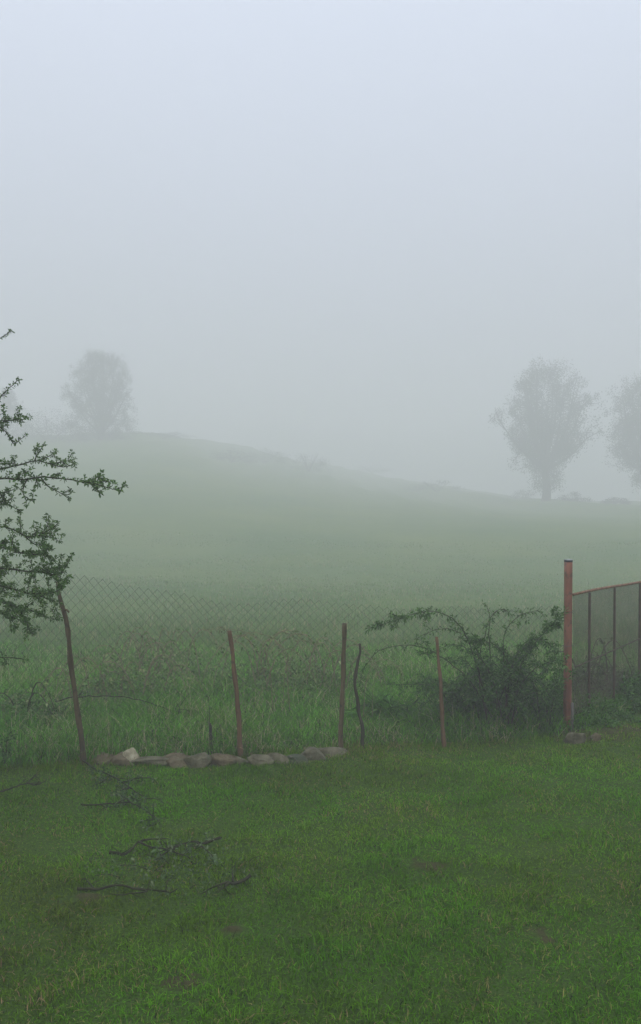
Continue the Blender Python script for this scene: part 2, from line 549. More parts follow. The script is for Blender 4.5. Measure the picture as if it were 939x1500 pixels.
def stake(pix, Y, r0, r1, mat, name="wooden_post", parent=fence, label=None, k=8, wob=.004, knots=(), origin=None):
    """pix: list of image points from the foot up, all at depth Y"""
    pts = [at(px, py, Y) for px, py in pix]
    pts[0][2] = min(pts[0][2], float(ground_z(pts[0][0], Y))) - .06
    sp = spline(pts, step=.035)
    t = np.linspace(0, 1, len(sp))
    sp[:, 0] += wob * np.sin(t * 17 + r0 * 900) * np.sin(t * 7); sp[:, 1] += wob * np.cos(t * 13 + 1)
    rad = r0 + (r1 - r0) * t + r0 * .09 * np.sin(t * 23 + r0 * 500)
    for tk, a in knots: rad = rad + a * np.exp(-((t - tk) / .02) ** 2)
    mb = MB(); mb.tube(sp, rad, k)
    o = mb.build(name, mat, parent, smooth=True, origin=origin)
    if label and parent is not None: o["label"] = label
    return o, sp


p1, _ = stake([(125, 1118), (118, 1075), (111, 1025), (104, 970), (99, 925), (96, 905), (91, 888), (86, 870), (84, 852)], 7.14, .026, .016, M_STAKE,
              label="tallest stake, bent near its top", knots=((.77, .007), (.62, .004)))
mb = MB(); mb.tube(spline([at(93, 896, 7.14), at(97, 893, 7.12), at(101, 897, 7.11)], n=4), [.009] * 6 + [.006] * 3 if False else .008, 6)
mb.build("knot_stub", M_STAKE, p1)
stake([(353, 1112), (352, 1090), (350, 1060), (346, 1010), (341, 960), (336, 924)], 7.33, .023, .0165, M_STAKE_RED, label="reddish brown stake leaning left")
stake([(499, 1104), (500, 1060), (502, 1000), (504, 950), (505, 913)], 7.58, .022, .0185, M_STAKE, label="straight upright stake")
stake([(651, 1102), (648, 1050), (645, 1000), (642, 960), (640, 933)], 7.72, .021, .012, M_STAKE_RED, label="thin stake in front of the bramble")
stake([(-150, 1122), (-153, 1000), (-157, 880)], 7.0, .025, .019, M_STAKE, label="stake beyond the leafy tree")

# crooked stick
st, _ = stake([(533, 1106), (531, 1075), (526, 1045), (522, 1015), (521, 990), (524, 968), (528, 955), (526, 943)], 7.6, .017, .011, M_STAKE_DK,
              name="crooked_stick", parent=None, origin=gpt(533, 7.6), wob=.009, knots=((.75, .004), (.45, .004)))
tag(st, "dark crooked mossy stick standing upright in the grass just right of the straight stake", "stick")
# short stub in the grass
st, _ = stake([(309, 1095), (308.5, 1075), (308, 1060)], 7.45, .014, .012, M_STAKE_DK, name="stub_post", parent=None, origin=gpt(309, 7.45))
tag(st, "short dark stub of a stake poking out of the grass behind the fence", "stake")

# ------------------------------------------------------------------ gate post and gate
gp = on_ground(831, 1069)
post = thing("gate_post", (gp[0], gp[1], float(ground_z(gp[0], gp[1]))), "tall red painted steel gate post with a dark cap", "post")
topz = at(831, 820, gp[1])[2]


def square_tube(mb, c, z0, z1, w, rz, bev=.006):
    a = w / 2
    prof = []
    for sx, sy in ((1, 1), (-1, 1), (-1, -1), (1, -1)):
        o1 = (sx * a, sy * (a - bev)); o2 = (sx * (a - bev), sy * a)
        prof += [o1, o2] if sx * sy > 0 else [o2, o1]
    prof = np.array(prof)
    ca, sa = math.cos(rz), math.sin(rz)
    xy = np.stack([prof[:, 0] * ca - prof[:, 1] * sa, prof[:, 0] * sa + prof[:, 1] * ca], 1) + np.asarray(c)[:2]
    zs = np.linspace(z0, z1, 14)
    V = np.array([[p[0], p[1], z] for z in zs for p in xy])
    k = 8; q = []
    for i in range(len(zs) - 1):
        for j in range(k): q.append((i * k + j, i * k + (j + 1) % k, (i + 1) * k + (j + 1) % k, (i + 1) * k + j))
    n = len(V); V = np.vstack([V, [*np.asarray(c)[:2], z0], [*np.asarray(c)[:2], z1]])
    t = []
    for j in range(k):
        t.append((n, (j + 1) % k, j)); t.append((n + 1, (len(zs) - 1) * k + j, (len(zs) - 1) * k + (j + 1) % k))
    mb.add(V, q, t)


mb = MB(); square_tube(mb, gp, -.1, topz - .022, .060, .35)
mb.build("post_tube", M_RED, post)
mb = MB(); square_tube(mb, gp, topz - .021, topz - .004, .062, .35)
cap = mb.build("end_cap", M_CAP, post)
mb = MB(); square_tube(mb, gp, topz - .003, topz + .003, .065, .35)
mb.build("cap_plate", M_CAPTOP, cap)
mb = MB(); mb.tube(np.array([[gp[0] + .028, gp[1] - .062, z] for z in np.linspace(-.05, .20, 6)]), .013, 10)
mb.build("drain_pipe", M_CONC, post, smooth=True)
for zc in (1.04, .72):   # twisted wire ties that hold the mesh
    mb = MB()
    th = np.linspace(0, 2.2 * math.pi, 26)
    mb.tube(np.stack([gp[0] + .056 * np.cos(th), gp[1] + .056 * np.sin(th), zc + .012 * th / 3], 1), .0022, 4)
    m2 = MB(); m2.tube(spline([gp + (-.05, -.03, zc - gp[2]), gp + (-.075, -.04, zc - .02 - gp[2]), gp + (-.07, -.045, zc - .07 - gp[2]), gp + (-.085, -.03, zc - .1 - gp[2])], n=5), .0022, 4)
    tie = mb.build("wire_tie", M_WIRE, post); m2.build("loose_end", M_WIRE, tie)

GA = np.array([gp[0] + .055, gp[1] + .02]); GL = 2.6


def gpos(s, z, off=0.0):
    p = GA + GATE_DIR * s + np.array([GATE_DIR[1], -GATE_DIR[0]]) * off
    return np.array([p[0], p[1], z])


gz0 = at(838, 876, 8.15)[2]
gate = thing("wire_gate", gpos(0, 0), "rusty red framed wire mesh gate panel beside the tall red post", "gate")
mb = MB()
pts = np.array([gpos(s, gz0 + .006 * math.sin(s * 3)) for s in np.linspace(0, GL, 20)])
mb.tube(pts, .0135, 8); mb.build("top_rail", M_RUST, gate, smooth=True)
for s in (.36, .955, 1.62, 2.58):
    mb = MB(); square_tube(mb, gpos(s, 0, 0), .02, gz0 - .012, .021, math.atan2(GATE_DIR[1], GATE_DIR[0]), .003)
    mb.build("upright", M_IRON, gate)
mb = MB()
mb.tube(np.array([gpos(s, .52 + .05 * s, .013) for s in np.linspace(.02, GL - .03, 12)]), .006, 6)
mb.build("middle_wire", M_IRON, gate)
mb = MB()
S = np.arange(.03, GL, .0125)
for s in S: mb.tube(np.array([gpos(s, z, -.013 + .004 * math.sin(z * 9 + s * 5)) for z in np.linspace(.05, gz0 - .004, 4)]), .0013, 3, cap=False)
for z in np.arange(.06, gz0 - .004, .0125):
    mb.tube(np.array([gpos(s, z, -.011 + .004 * math.sin(z * 9 + s * 5)) for s in np.linspace(.03, GL - .02, 12)]), .0013, 3, cap=False)
mb.build("mesh_infill", M_VEIL, gate)

# ------------------------------------------------------------------ stones
def stone(name, px, py, w, h, d, mat, label, group=None, seed=0, rz=0, sharp=.35):
    base = on_ground(px, py)
    me = MB()
    import bmesh
    bm = bmesh.new(); bmesh.ops.create_icosphere(bm, subdivisions=4, radius=1)
    V = np.array([v.co[:] for v in bm.verts]); Fc = [[v.index for v in f.verts] for f in bm.faces]; bm.free()
    off = Vector((seed * 7.7, seed * 3.1, seed * 1.9))
    r = np.array([1 + sharp * mnoise.noise(Vector(v) * 1.1 + off) * 1.4 + .16 * mnoise.noise(Vector(v) * 2.7 + off) + .05 * mnoise.noise(Vector(v) * 7 + off) for v in V])
    # boxy: push towards a superellipsoid, then chip with flat facets
    V = np.sign(V) * np.abs(V) ** .78 * r[:, None]
    rr = np.random.default_rng(seed + 5)
    for _ in range(13):
        nrm = unit(rr.normal(size=3)); dd = V @ nrm; lim = .5 + .32 * rr.random()
        V = V - np.outer(np.maximum(dd - lim, 0) * .93, nrm)
    V = V * (w / 2, d / 2, h / 2)
    ca, sa = math.cos(rz), math.sin(rz)
    V = np.stack([V[:, 0] * ca - V[:, 1] * sa, V[:, 0] * sa + V[:, 1] * ca, V[:, 2]], 1)
    c = base + np.array([0, d * .25, h * .06])
    me.add(V + c, None, Fc)
    o = me.build(name, mat, None, smooth=True, origin=base)
    tag(o, label, "stone", group)
    return o


G = "stones in the low row at the fence foot"
m = 7.25 / F
for k, (px, py, w, h, mt, lab) in enumerate([
    (150, 1120, 40, 17, M_STONE_W, "dull brown stone at the foot of the tallest stake, left end of the stone row"),
    (171, 1121, 26, 15, M_STONE_W, "small brown stone between the row's left end and the pale stone"),
    (222, 1122, 44, 17, M_STONE, "long grey stone immediately right of the pale upright stone"),
    (256, 1124, 38, 17, M_STONE_W, "brownish stone, second to the right of the pale upright stone"),
    (287, 1126, 28, 20, M_STONE, "blocky grey stone just left of the dark mossy stone"),
    (308, 1121, 24, 16, M_STONE_M, "dark mossy stone below the short stub in the grass"),
    (328, 1122, 32, 17, M_STONE_W, "brown stone left of the reddish leaning stake"),
    (349, 1120, 22, 15, M_STONE, "small grey stone against the foot of the reddish leaning stake"),
    (386, 1120, 28, 13, M_STONE, "low grey stone right of the tiny white pebble"),
    (408, 1119, 30, 15, M_STONE, "rounded grey stone about midway between the reddish and the straight stake"),
    (434, 1118, 28, 14, M_STONE_M, "mossy stone midway in the right part of the stone row"),
    (461, 1115, 40, 15, M_STONE, "flat grey stone left of the straight stake's foot stone"),
    (486, 1109, 36, 15, M_STONE_P if False else M_STONE, "raised slab at the foot of the straight stake, right end of the stone row")]):
    stone("field_stone", px, py, w * m * 1.6 * rng.uniform(.8, 1.25), h * m * rng.uniform(1.5, 2.2), rng.uniform(.14, .2), mt, lab, G, seed=k + 1, rz=rng.uniform(-.35, .35))
stone("pale_stone", 188, 1121, 29 * m, 66 * m, .12, M_STONE_P, "pale cream pointed stone standing up out of the stone row", None, seed=23, sharp=.25)
stone("white_pebble", 369, 1117, 8 * m, 8 * m, .04, M_PEBBLE, "tiny white pebble beside the foot of the reddish leaning stake", None, seed=31)
stone("flat_rock", 846, 1089, 50 * 7.8 / F, 30 * 7.8 / F, .16, M_STONE, "flat grey rock on bare earth at the foot of the red gate post", None, seed=42, rz=.25)
stone("small_rock", 872, 1086, 20 * 7.8 / F, 26 * 7.8 / F, .09, M_STONE_W, "small brown rock right of the flat rock below the gate", None, seed=43)


# ------------------------------------------------------------------ foliage helpers
def leaf_cols(n, base, var=.22, light=None, p=.2):
    c = np.asarray(base)[None] * (1 + rng.normal(0, var, n))[:, None]
    if light is not None:
        s = rng.random(n) < p
        c[s] = np.asarray(light)[None] * (1 + rng.normal(0, .15, s.sum()))[:, None]
    return np.clip(c, .004, .6)


def tufts_along(mb, sp, spacing, L, W, base, light, per=(3, 6), start=0.0, spread=.012, p=.25, up=.35):
    seg = np.linalg.norm(np.diff(sp, axis=0), axis=1); s = np.concatenate([[0], np.cumsum(seg)])
    if s[-1] < .02: return
    pos = np.arange(start * s[-1] + rng.uniform(0, spacing), s[-1], spacing)
    pos = pos + rng.uniform(-.4, .4, len(pos)) * spacing
    pos = np.append(np.clip(pos, 0, s[-1]), [s[-1]] * 2)
    T = unit(np.gradient(sp, axis=0))
    P = []; D = []
    for v in pos:
        c = np.array([np.interp(v, s, sp[:, a]) for a in range(3)])
        t = np.array([np.interp(v, s, T[:, a]) for a in range(3)])
        for _ in range(rng.integers(*per)):
            d = unit(rng.normal(size=3) + t * .5 + np.array([0, 0, up]))
            P.append(c + d * rng.uniform(0, spread)); D.append(d)
    n = len(P)
    mb.leaves(np.array(P), np.array(D), rng.uniform(.65, 1.25, n) * L, rng.uniform(.75, 1.2, n) * W, leaf_cols(n, base, .22, light, p))


def side_twigs(sp, n, lmin, lmax, fwd=.6, upb=.1, start=.15, flat=1.0):
    out = []
    T = unit(np.gradient(sp, axis=0))
    for _ in range(n):
        i = rng.integers(int(len(sp) * start), len(sp))
        d = unit(rng.normal(size=3) * (1, flat, 1) + T[i] * fwd + np.array([0, 0, upb]))
        l = rng.uniform(lmin, lmax)
        e = sp[i] + d * l; mid = sp[i] + d * l * .5 + rng.normal(size=3) * l * .08
        out.append(spline([sp[i], mid, e], n=4))
    return out


# ------------------------------------------------------------------ leafy tree at the left edge
LT_Y = 6.2
tb = gpt(-190, LT_Y)
tree = thing("leafy_tree", tb, "small leaved tree reaching spiky branches in from the left edge", "tree")
tp = spline([tb + (0, 0, -.05), tb + (.05, .03, .55), tb + (-.02, 0, 1.2), tb + (.08, .06, 1.9), tb + (.02, 0, 2.7), tb + (.1, .05, 3.35)], step=.06)
mb = MB(); mb.tube(tp, np.linspace(.085, .018, len(tp)) + .006 * np.sin(np.arange(len(tp))), 10)
mb.build("trunk", M_BARK, tree, smooth=True)
LEAF = np.array([.060, .130, .028]); LEAF_L = np.array([.12, .20, .055])


def tree_branch(pix, depth, r0, twigs=(8, .05, .14), leaf=(.022, .022, .0095), per=(3, 6), subs=(), root=None, start=.1):
    """pix: image points; depth per point interpolates between depth[0] and depth[1]"""
    n = len(pix)
    pts = [at(px, py, depth[0] + (depth[1] - depth[0]) * i / max(1, n - 1)) for i, (px, py) in enumerate(pix)]
    if root is None:
        # start on the trunk
        k = int(np.argmin(np.abs(tp[:, 2] - (pts[0][2] - .22))))
        root = tp[k]
    pts = [root] + pts
    sp = spline(pts, step=.03)
    sp = sp + rng.normal(0, .0022, sp.shape)
    b = MB(); b.tube(sp, np.linspace(r0, .0022, len(sp)), 6)
    lf = MB()
    tws = side_twigs(sp, twigs[0], twigs[1], twigs[2], .7, .2, .35)
    for sx in subs:
        q = []
        for i, (px, py) in enumerate(sx): q.append(at(px, py, depth[1] * .5 + depth[0] * .5 + .03 * i))
        # anchor the side shoot to the nearest point of the branch
        k = int(np.argmin(np.linalg.norm(sp - q[0], axis=1))); q[0] = sp[k]
        s2 = spline(q, step=.025) + 0
        b.tube(s2, np.linspace(max(.003, r0 * .4), .0018, len(s2)), 5)
        tufts_along(lf, s2, leaf[0] * .8, leaf[1], leaf[2], LEAF, LEAF_L, per, 0, up=.3)
        for t in side_twigs(s2, 3, .03, .07, .6, .2):
            b.tube(t, np.linspace(.0022, .0012, len(t)), 4, cap=False); tufts_along(lf, t, leaf[0], leaf[1], leaf[2], LEAF, LEAF_L, per, .2)
    for t in tws:
        b.tube(t, np.linspace(.0026, .0013, len(t)), 4, cap=False)
        tufts_along(lf, t, leaf[0], leaf[1], leaf[2], LEAF, LEAF_L, per, .15)
    tufts_along(lf, sp, leaf[0], leaf[1], leaf[2], LEAF, LEAF_L, per, start)
    o = b.build("branch", M_TWIG, tree, smooth=True)
    lf.build("leaves", M_LEAF, o)
    return sp


tree_branch([(-70, 545), (-25, 512), (0, 496), (16, 485)], (6.2, 6.1), .010, (6, .04, .09))
tree_branch([(-70, 640), (-20, 603), (0, 582), (14, 568), (26, 556)], (6.2, 6.0), .011, (7, .04, .09))
tree_branch([(-70, 655), (-20, 628), (5, 618), (25, 615), (38, 613)], (6.2, 5.9), .011, (10, .04, .10), subs=([(-10, 640), (8, 632), (20, 650), (28, 645), (38, 638)], [(5, 620), (8, 610), (5, 604)], [(25, 616), (31, 610)]))
tree_branch([(-70, 700), (-20, 690), (0, 687), (30, 681), (50, 676), (70, 678), (92, 684), (110, 679)], (6.2, 5.9), .012, (10, .03, .08),
            subs=([(50, 676), (56, 664), (65, 651)], [(62, 676), (72, 668), (81, 661)], [(85, 683), (100, 675), (108, 673)], [(10, 685), (4, 676)], [(22, 682), (20, 676)]))
tree_branch([(-70, 712), (-20, 703), (0, 701), (40, 702), (60, 699), (95, 702), (130, 707), (142, 709), (160, 715), (176, 718)], (6.2, 5.8), .013, (7, .03, .07),
            leaf=(.026, .026, .013), subs=([(60, 700), (70, 712), (85, 720), (101, 730)], [(131, 707), (138, 701), (147, 698)], [(135, 707), (150, 705), (162, 706)], [(138, 709), (143, 718), (147, 723)],
                                           [(32, 702), (34, 715), (35, 726), (47, 733)], [(20, 702), (27, 695), (35, 694)], [(52, 701), (56, 711)]))
tree_branch([(-70, 735), (-25, 722), (0, 722), (12, 720), (22, 716)], (6.2, 6.0), .009, (10, .04, .10),
            subs=([(0, 722), (8, 735), (15, 741), (28, 747), (30, 750)], [(-20, 725), (0, 735), (18, 730)], [(10, 722), (5, 730), (0, 745)]))
tree_branch([(-70, 775), (-25, 768), (0, 771), (20, 776), (40, 786), (60, 783), (75, 775), (85, 766)], (6.2, 5.9), .013, (16, .04, .10),
            subs=([(66, 780), (70, 768), (71, 755)], [(60, 783), (75, 787), (86, 793)], [(28, 780), (30, 768), (27, 760)], [(35, 786), (52, 798), (60, 797)], [(0, 771), (8, 765)], [(70, 778), (82, 780)]))
dense = dict(twigs=(30, .05, .17), leaf=(.020, .024, .0108), per=(4, 7))
tree_branch([(-70, 820), (-30, 806), (0, 802), (25, 808), (45, 812), (70, 812), (78, 822)], (6.2, 5.8), .014, **dense, subs=([(60, 812), (72, 803), (70, 800)],))
tree_branch([(-70, 850), (-30, 838), (0, 832), (30, 836), (60, 838), (82, 842), (94, 838)], (6.25, 5.9), .014, **dense, subs=([(75, 842), (88, 850), (95, 852)], [(70, 840), (84, 834), (92, 832)]))
tree_branch([(-70, 880), (-30, 860), (0, 858), (30, 866), (55, 870), (80, 868), (90, 862)], (6.2, 5.7), .014, **dense, subs=([(60, 870), (76, 880), (80, 888), (88, 905)],))
tree_branch([(-70, 900), (-30, 885), (0, 882), (30, 890), (50, 895), (66, 903)], (6.3, 5.9), .012, **dense, subs=([(30, 890), (38, 908), (44, 925), (50, 929)],))
tree_branch([(-70, 930), (-30, 905), (0, 898), (20, 905), (40, 910)], (6.2, 5.8), .011, (22, .05, .12), (.02, .028, .014), (3, 6))
tree_branch([(-70, 975), (-30, 962), (0, 963), (20, 964), (38, 966)], (6.2, 5.9), .008, (3, .03, .06), (.03, .026, .013), (2, 4), subs=([(12, 964), (10, 970)],))
# the rest of the crown, outside the picture to the left
for k in range(22):
    a = rng.uniform(0, 2 * math.pi); z0 = rng.uniform(.9, 3.2)
    kk = int(np.argmin(np.abs(tp[:, 2] - z0)))
    L = rng.uniform(.6, 1.15)
    if math.cos(a) > .1: a = math.pi - a
    d = np.array([math.cos(a), math.sin(a) * .9, rng.uniform(.05, .5)])
    pts = [tp[kk], tp[kk] + d * L * .5 + rng.normal(size=3) * .05, tp[kk] + d * L + rng.normal(size=3) * .06]
    sp = spline(pts, step=.04)
    b = MB(); b.tube(sp, np.linspace(.011, .0025, len(sp)), 5); lf = MB()
    for t in side_twigs(sp, 12, .06, .2, .6, .2, .2):
        b.tube(t, np.linspace(.003, .0015, len(t)), 4, cap=False); tufts_along(lf, t, .028, .03, .015, LEAF, LEAF_L, (3, 6), .1)
    tufts_along(lf, sp, .03, .03, .015, LEAF, LEAF_L, (3, 5), .2)
    o = b.build("branch", M_TWIG, tree, smooth=True); lf.build("leaves", M_LEAF, o)

# ------------------------------------------------------------------ brambles behind the fence
BL = np.array([.050, .125, .024]); BL_L = np.array([.10, .20, .05])


def cane(parent, pix, dep, r0=.006, leaf=(.03, .045, .022), per=(2, 4), start=.15, twigs=(6, .04, .12), base=BL, light=BL_L, mat=None, bare=False):
    n = len(pix)
    pts = [at(px, py, dep[0] + (dep[1] - dep[0]) * i / max(1, n - 1)) for i, (px, py) in enumerate(pix)]
    sp = spline(pts, step=.04); sp = sp + rng.normal(0, .003, sp.shape)
    b = MB(); b.tube(sp, np.linspace(r0, .002, len(sp)), 5)
    lf = MB()
    for t in side_twigs(sp, twigs[0], twigs[1], twigs[2], .5, -.1, .2):
        b.tube(t, np.linspace(.002, .001, len(t)), 4, cap=False)
        if not bare: tufts_along(lf, t, leaf[0] * .58, leaf[1] * .8, leaf[2] * .55, base, light, per, .1, up=-.1)
    if not bare: tufts_along(lf, sp, leaf[0] * .58, leaf[1] * .8, leaf[2] * .55, base, light, per, start, spread=.03, up=-.1)
    o = b.build("cane", mat or M_CANE, parent, smooth=True)
    if not bare: lf.build("leaves", M_LEAF, o)
    return sp


bramble = thing("bramble_bush", gpt(735, 8.2), "big dark bramble bush with arching leafy canes left of the red gate post", "bush")
cane(bramble, [(715, 1060), (705, 1000), (690, 950), (676, 920), (656, 902), (632, 896), (604, 900), (572, 911), (540, 920)], (8.2, 7.9), .008, (.028, .05, .024), (3, 6), .45, (14, .04, .10))
cane(bramble, [(715, 1060), (703, 1005), (702, 960), (712, 925), (717, 900), (713, 888), (707, 884)], (8.2, 8.0), .007, (.05, .035, .018), (1, 3), .4, (5, .03, .07))
cane(bramble, [(718, 960), (717, 915), (726, 896), (738, 892), (745, 897)], (8.05, 8.0), .005, (.03, .042, .02), (2, 4), .4, (6, .03, .08))
cane(bramble, [(745, 1060), (740, 990), (738, 935), (750, 910), (768, 899), (786, 895), (796, 900)], (8.2, 8.05), .007, (.03, .042, .02), (2, 5), .4, (8, .03, .09))
cane(bramble, [(750, 1060), (762, 980), (782, 945), (800, 925), (815, 908), (826, 897)], (8.2, 8.0), .007, (.02, .048, .024), (3, 6), .3, (20, .04, .13))
cane(bramble, [(740, 1040), (752, 970), (775, 940), (795, 938), (810, 950), (812, 962)], (8.2, 7.95), .007, (.024, .046, .024), (3, 5), .3, (12, .04, .12))
cane(bramble, [(735, 1050), (720, 990), (700, 960), (672, 945), (650, 948), (625, 960)], (8.2, 7.9), .007, (.024, .046, .022), (2, 5), .3, (12, .04, .12))
cane(bramble, [(730, 1040), (712, 980), (690, 940), (668, 925), (640, 922), (610, 936)], (8.25, 8.0), .006, (.028, .04, .02), (2, 4), .4, (10, .04, .1))
cane(bramble, [(720, 1050), (690, 1000), (655, 968), (620, 948), (585, 946), (555, 954), (536, 975), (526, 1005)], (8.2, 7.9), .006, (.04, .04, .02), (2, 4), .4, (8, .03, .08))
cane(bramble, [(745, 1050), (765, 1000), (790, 975), (812, 968), (824, 975)], (8.2, 8.0), .006, (.025, .046, .022), (3, 5), .2, (12, .05, .14))
cane(bramble, [(725, 1045), (745, 985), (735, 955), (715, 940), (690, 938)], (8.2, 8.1), .006, (.025, .046, .022), (3, 5), .3, (12, .05, .14))
for k in range(52):
    x0 = rng.uniform(655, 812); c_ = 1 - abs(x0 - 738) / 110.0
    dx = rng.choice([-1, 1]) * rng.uniform(15, 80); hgt = rng.uniform(25, 60) + 70 * max(0, c_) * rng.random() ** .7
    top = 1066 - hgt
    xe = min(x0 + dx, 822)
    cane(bramble, [(x0, 1072), (x0 + dx * .12, 1066 - hgt * .7), (x0 * .55 + xe * .45, top), (xe, top + rng.uniform(-4, 22))], (8.45 + rng.uniform(-.2, .4), 8.3 + rng.uniform(-.35, .45)),
         .0045, (.026, .046, .023), (2, 5), .1, (9, .05, .14))
# leafy mound at its foot
mb = MB()
n = 9000
th = rng.uniform(0, 2 * math.pi, n); rr = rng.random(n) ** .5
cx = np.array([gpt(748, 8.75)[0], 8.75])
rag = .75 + .5 * nz2(np.cos(th) * 2 + 7, np.sin(th) * 2 + 7, 1.7, 33)
xx = cx[0] + np.cos(th) * rr * 1.25 * rag; yy = cx[1] + np.sin(th) * rr * .45 * rag
hm = np.clip(1 - rr ** 2.0, 0, 1) * (.15 + .75 * nz2(xx, yy, 4.5, 31) ** 1.3 + .35 * nz2(xx, yy, 13, 32))
zz = surf(xx, yy) + .02 + hm * .44 * rng.random(n) ** .8
d = unit(rng.normal(size=(n, 3)) + (0, -.3, .2))
mb.leaves(np.stack([xx, yy, zz], 1), d, rng.uniform(.02, .045, n), rng.uniform(.010, .019, n), leaf_cols(n, BL * (.9, 1.0, .6), .3, BL_L, .25))
mb.build("leaf_mound", M_LEAF, bramble)


def mound(name, px, Y, rx, ry, hh, n, label, cat, base, light, L=(.03, .055), W=(.014, .024), canes=0, dead=False, seed=40, mat=M_LEAF):
    c = gpt(px, Y)
    t = thing(name, c, label, cat)
    mb = MB()
    th = rng.uniform(0, 2 * math.pi, n); rr = rng.random(n) ** .5
    rag = 1 + .5 * (nz2(np.cos(th) * 2 + 5, np.sin(th) * 2 + 5, 1.5, seed) - .5)
    xx = c[0] + np.cos(th) * rr * rx * rag; yy = c[1] + np.sin(th) * rr * ry * rag
    hm = np.clip(1 - rr ** 2.2, .02, 1) * (.35 + .45 * nz2(xx, yy, 3.3, seed + 1) + .3 * nz2(xx, yy, 9, seed + 2))
    zz = surf(xx, yy) + .01 + hm * hh * rng.random(n) ** .5
    d = unit(rng.normal(size=(n, 3)) + (0, -.2, .3))
    mb.leaves(np.stack([xx, yy, zz], 1), d, rng.uniform(*L, n), rng.uniform(*W, n), leaf_cols(n, base, .28, light, .2))
    mb.build("foliage", mat, t)
    for _ in range(canes):
        x0 = c[0] + rng.uniform(-.6, .6) * rx; y0 = c[1] + rng.uniform(-.5, .5) * ry
        z0 = float(surf(np.array(x0), np.array(y0)))
        dx = rng.choice([-1, 1]) * rng.uniform(.25, .7) * max(rx, .5); h = hh * rng.uniform(.8, 1.25)
        sp = spline([(x0, y0, z0), (x0 + dx * .25, y0 - .05, z0 + h * .8), (x0 + dx * .6, y0 - .1, z0 + h), (x0 + dx, y0 - .12, z0 + h * .6), (x0 + dx * 1.15, y0 - .1, z0 + h * .2)], step=.05)
        b = MB(); b.tube(sp, np.linspace(.0075, .0035, len(sp)), 4)
        lf = MB(); tufts_along(lf, sp, .05, L[1], W[1], base, light, (1, 3), .2, spread=.02)
        o = b.build("cane", M_DEAD if dead else M_CANE, t, smooth=True)
        lf.build("leaves", mat, o)
    return t


G1B = np.array([.10, .19, .045]); G1 = np.array([.078, .175, .035]); G1L = np.array([.2, .25, .09])
mound("bramble_thicket", 425, 10.2, 1.05, .6, .62, 3400, "low hazy bramble thicket between the two taller brown stakes", "thicket", G1B, G1L, canes=16, dead=True)
mound("weed_thicket", 175, 9.6, .8, .5, .48, 2200, "low dull weed thicket right of the tallest bent stake", "thicket", G1B, G1L, canes=14, dead=True, seed=44)
mound("weed_thicket", 240, 11.2, .85, .5, .6, 1100, "faint arching weed thicket left of the reddish leaning stake", "thicket", G1B, G1L, canes=14, dead=True, seed=47)
mound("grass_clump", 562, 8.6, .34, .22, .34, 420, "dark strappy grass clump between crooked stick and thin stake", "plant", np.array([.06, .16, .025]), np.array([.12, .24, .05]), L=(.12, .26), W=(.010, .016), seed=50)
mound("dark_bush", 888, 9.5, .75, .42, .62, 8000, "dark leafy bush behind the wire gate", "bush", BL, BL_L, canes=6, seed=53)
mound("dark_bush", 1000, 10.6, .9, .5, .62, 3800, "dark leafy bush farther back right of the gate uprights", "bush", BL, BL_L, canes=5, seed=56)
mound("weed_bush", 30, 8.6, .55, .4, .34, 2200, "low green weed bush beneath the leafy tree", "bush", G1, G1L, canes=3, seed=59)

# dead arching stems hanging on the mesh
dead = thing("dead_bramble", gpt(390, 7.9), "thin dead bramble stems with withered leaves arching near the reddish stake top", "plant")
DL = np.array([.17, .14, .07]); DL2 = np.array([.12, .15, .06])
cane(dead, [(400, 1040), (395, 980), (385, 945), (365, 928), (340, 922), (315, 922), (298, 924)], (8.0, 7.6), .004, (.05, .035, .016), (1, 3), .55, (4, .03, .06), DL, DL2, M_DEAD)
cane(dead, [(425, 1040), (420, 985), (415, 955), (400, 935), (375, 927), (350, 930)], (8.1, 7.8), .004, (.07, .03, .014), (1, 3), .5, (3, .03, .06), DL, DL2, M_DEAD)
cane(dead, [(415, 1040), (418, 980), (430, 950), (440, 938)], (8.0, 7.9), .003, (.07, .03, .014), (1, 3), .5, (3, .03, .06), DL, DL2, M_DEAD)
hoop = thing("hooped_bramble", gpt(545, 7.9), "small hooped bramble stems right of the crooked stick", "plant")
cane(hoop, [(532, 1050), (536, 1000), (548, 972), (566, 966), (582, 975), (592, 990)], (7.9, 7.9), .004, (.06, .032, .015), (1, 3), .4, (3, .03, .06), G1, G1L, M_DEAD)
cane(hoop, [(545, 1050), (548, 1000), (560, 978), (574, 972), (586, 985), (590, 1005)], (8.0, 7.9), .003, (.07, .03, .014), (1, 3), .4, (3, .03, .06), G1, G1L, M_DEAD)

# sapling at the lower left edge and tall thin weed
sap = thing("sapling", gpt(8, 7.0), "little dark sapling at the left edge below the leafy tree", "plant")
cane(sap, [(6, 1118), (9, 1095), (13, 1078), (18, 1070)], (7.0, 6.95), .005, (.03, .04, .022), (2, 4), .3, (6, .03, .06))
cane(sap, [(6, 1115), (3, 1098), (-3, 1085)], (7.0, 6.95), .004, (.03, .04, .022), (2, 4), .2, (4, .03, .06))
weed = thing("tall_weed", gpt(307, 7.5), "thin tall weed stem rising behind the short dark stub", "plant")
cane(weed, [(308, 1090), (307, 1050), (305, 1022), (302, 1018)], (7.5, 7.45), .0028, (.05, .03, .012), (1, 2), .5, (3, .02, .05), G1, G1L)

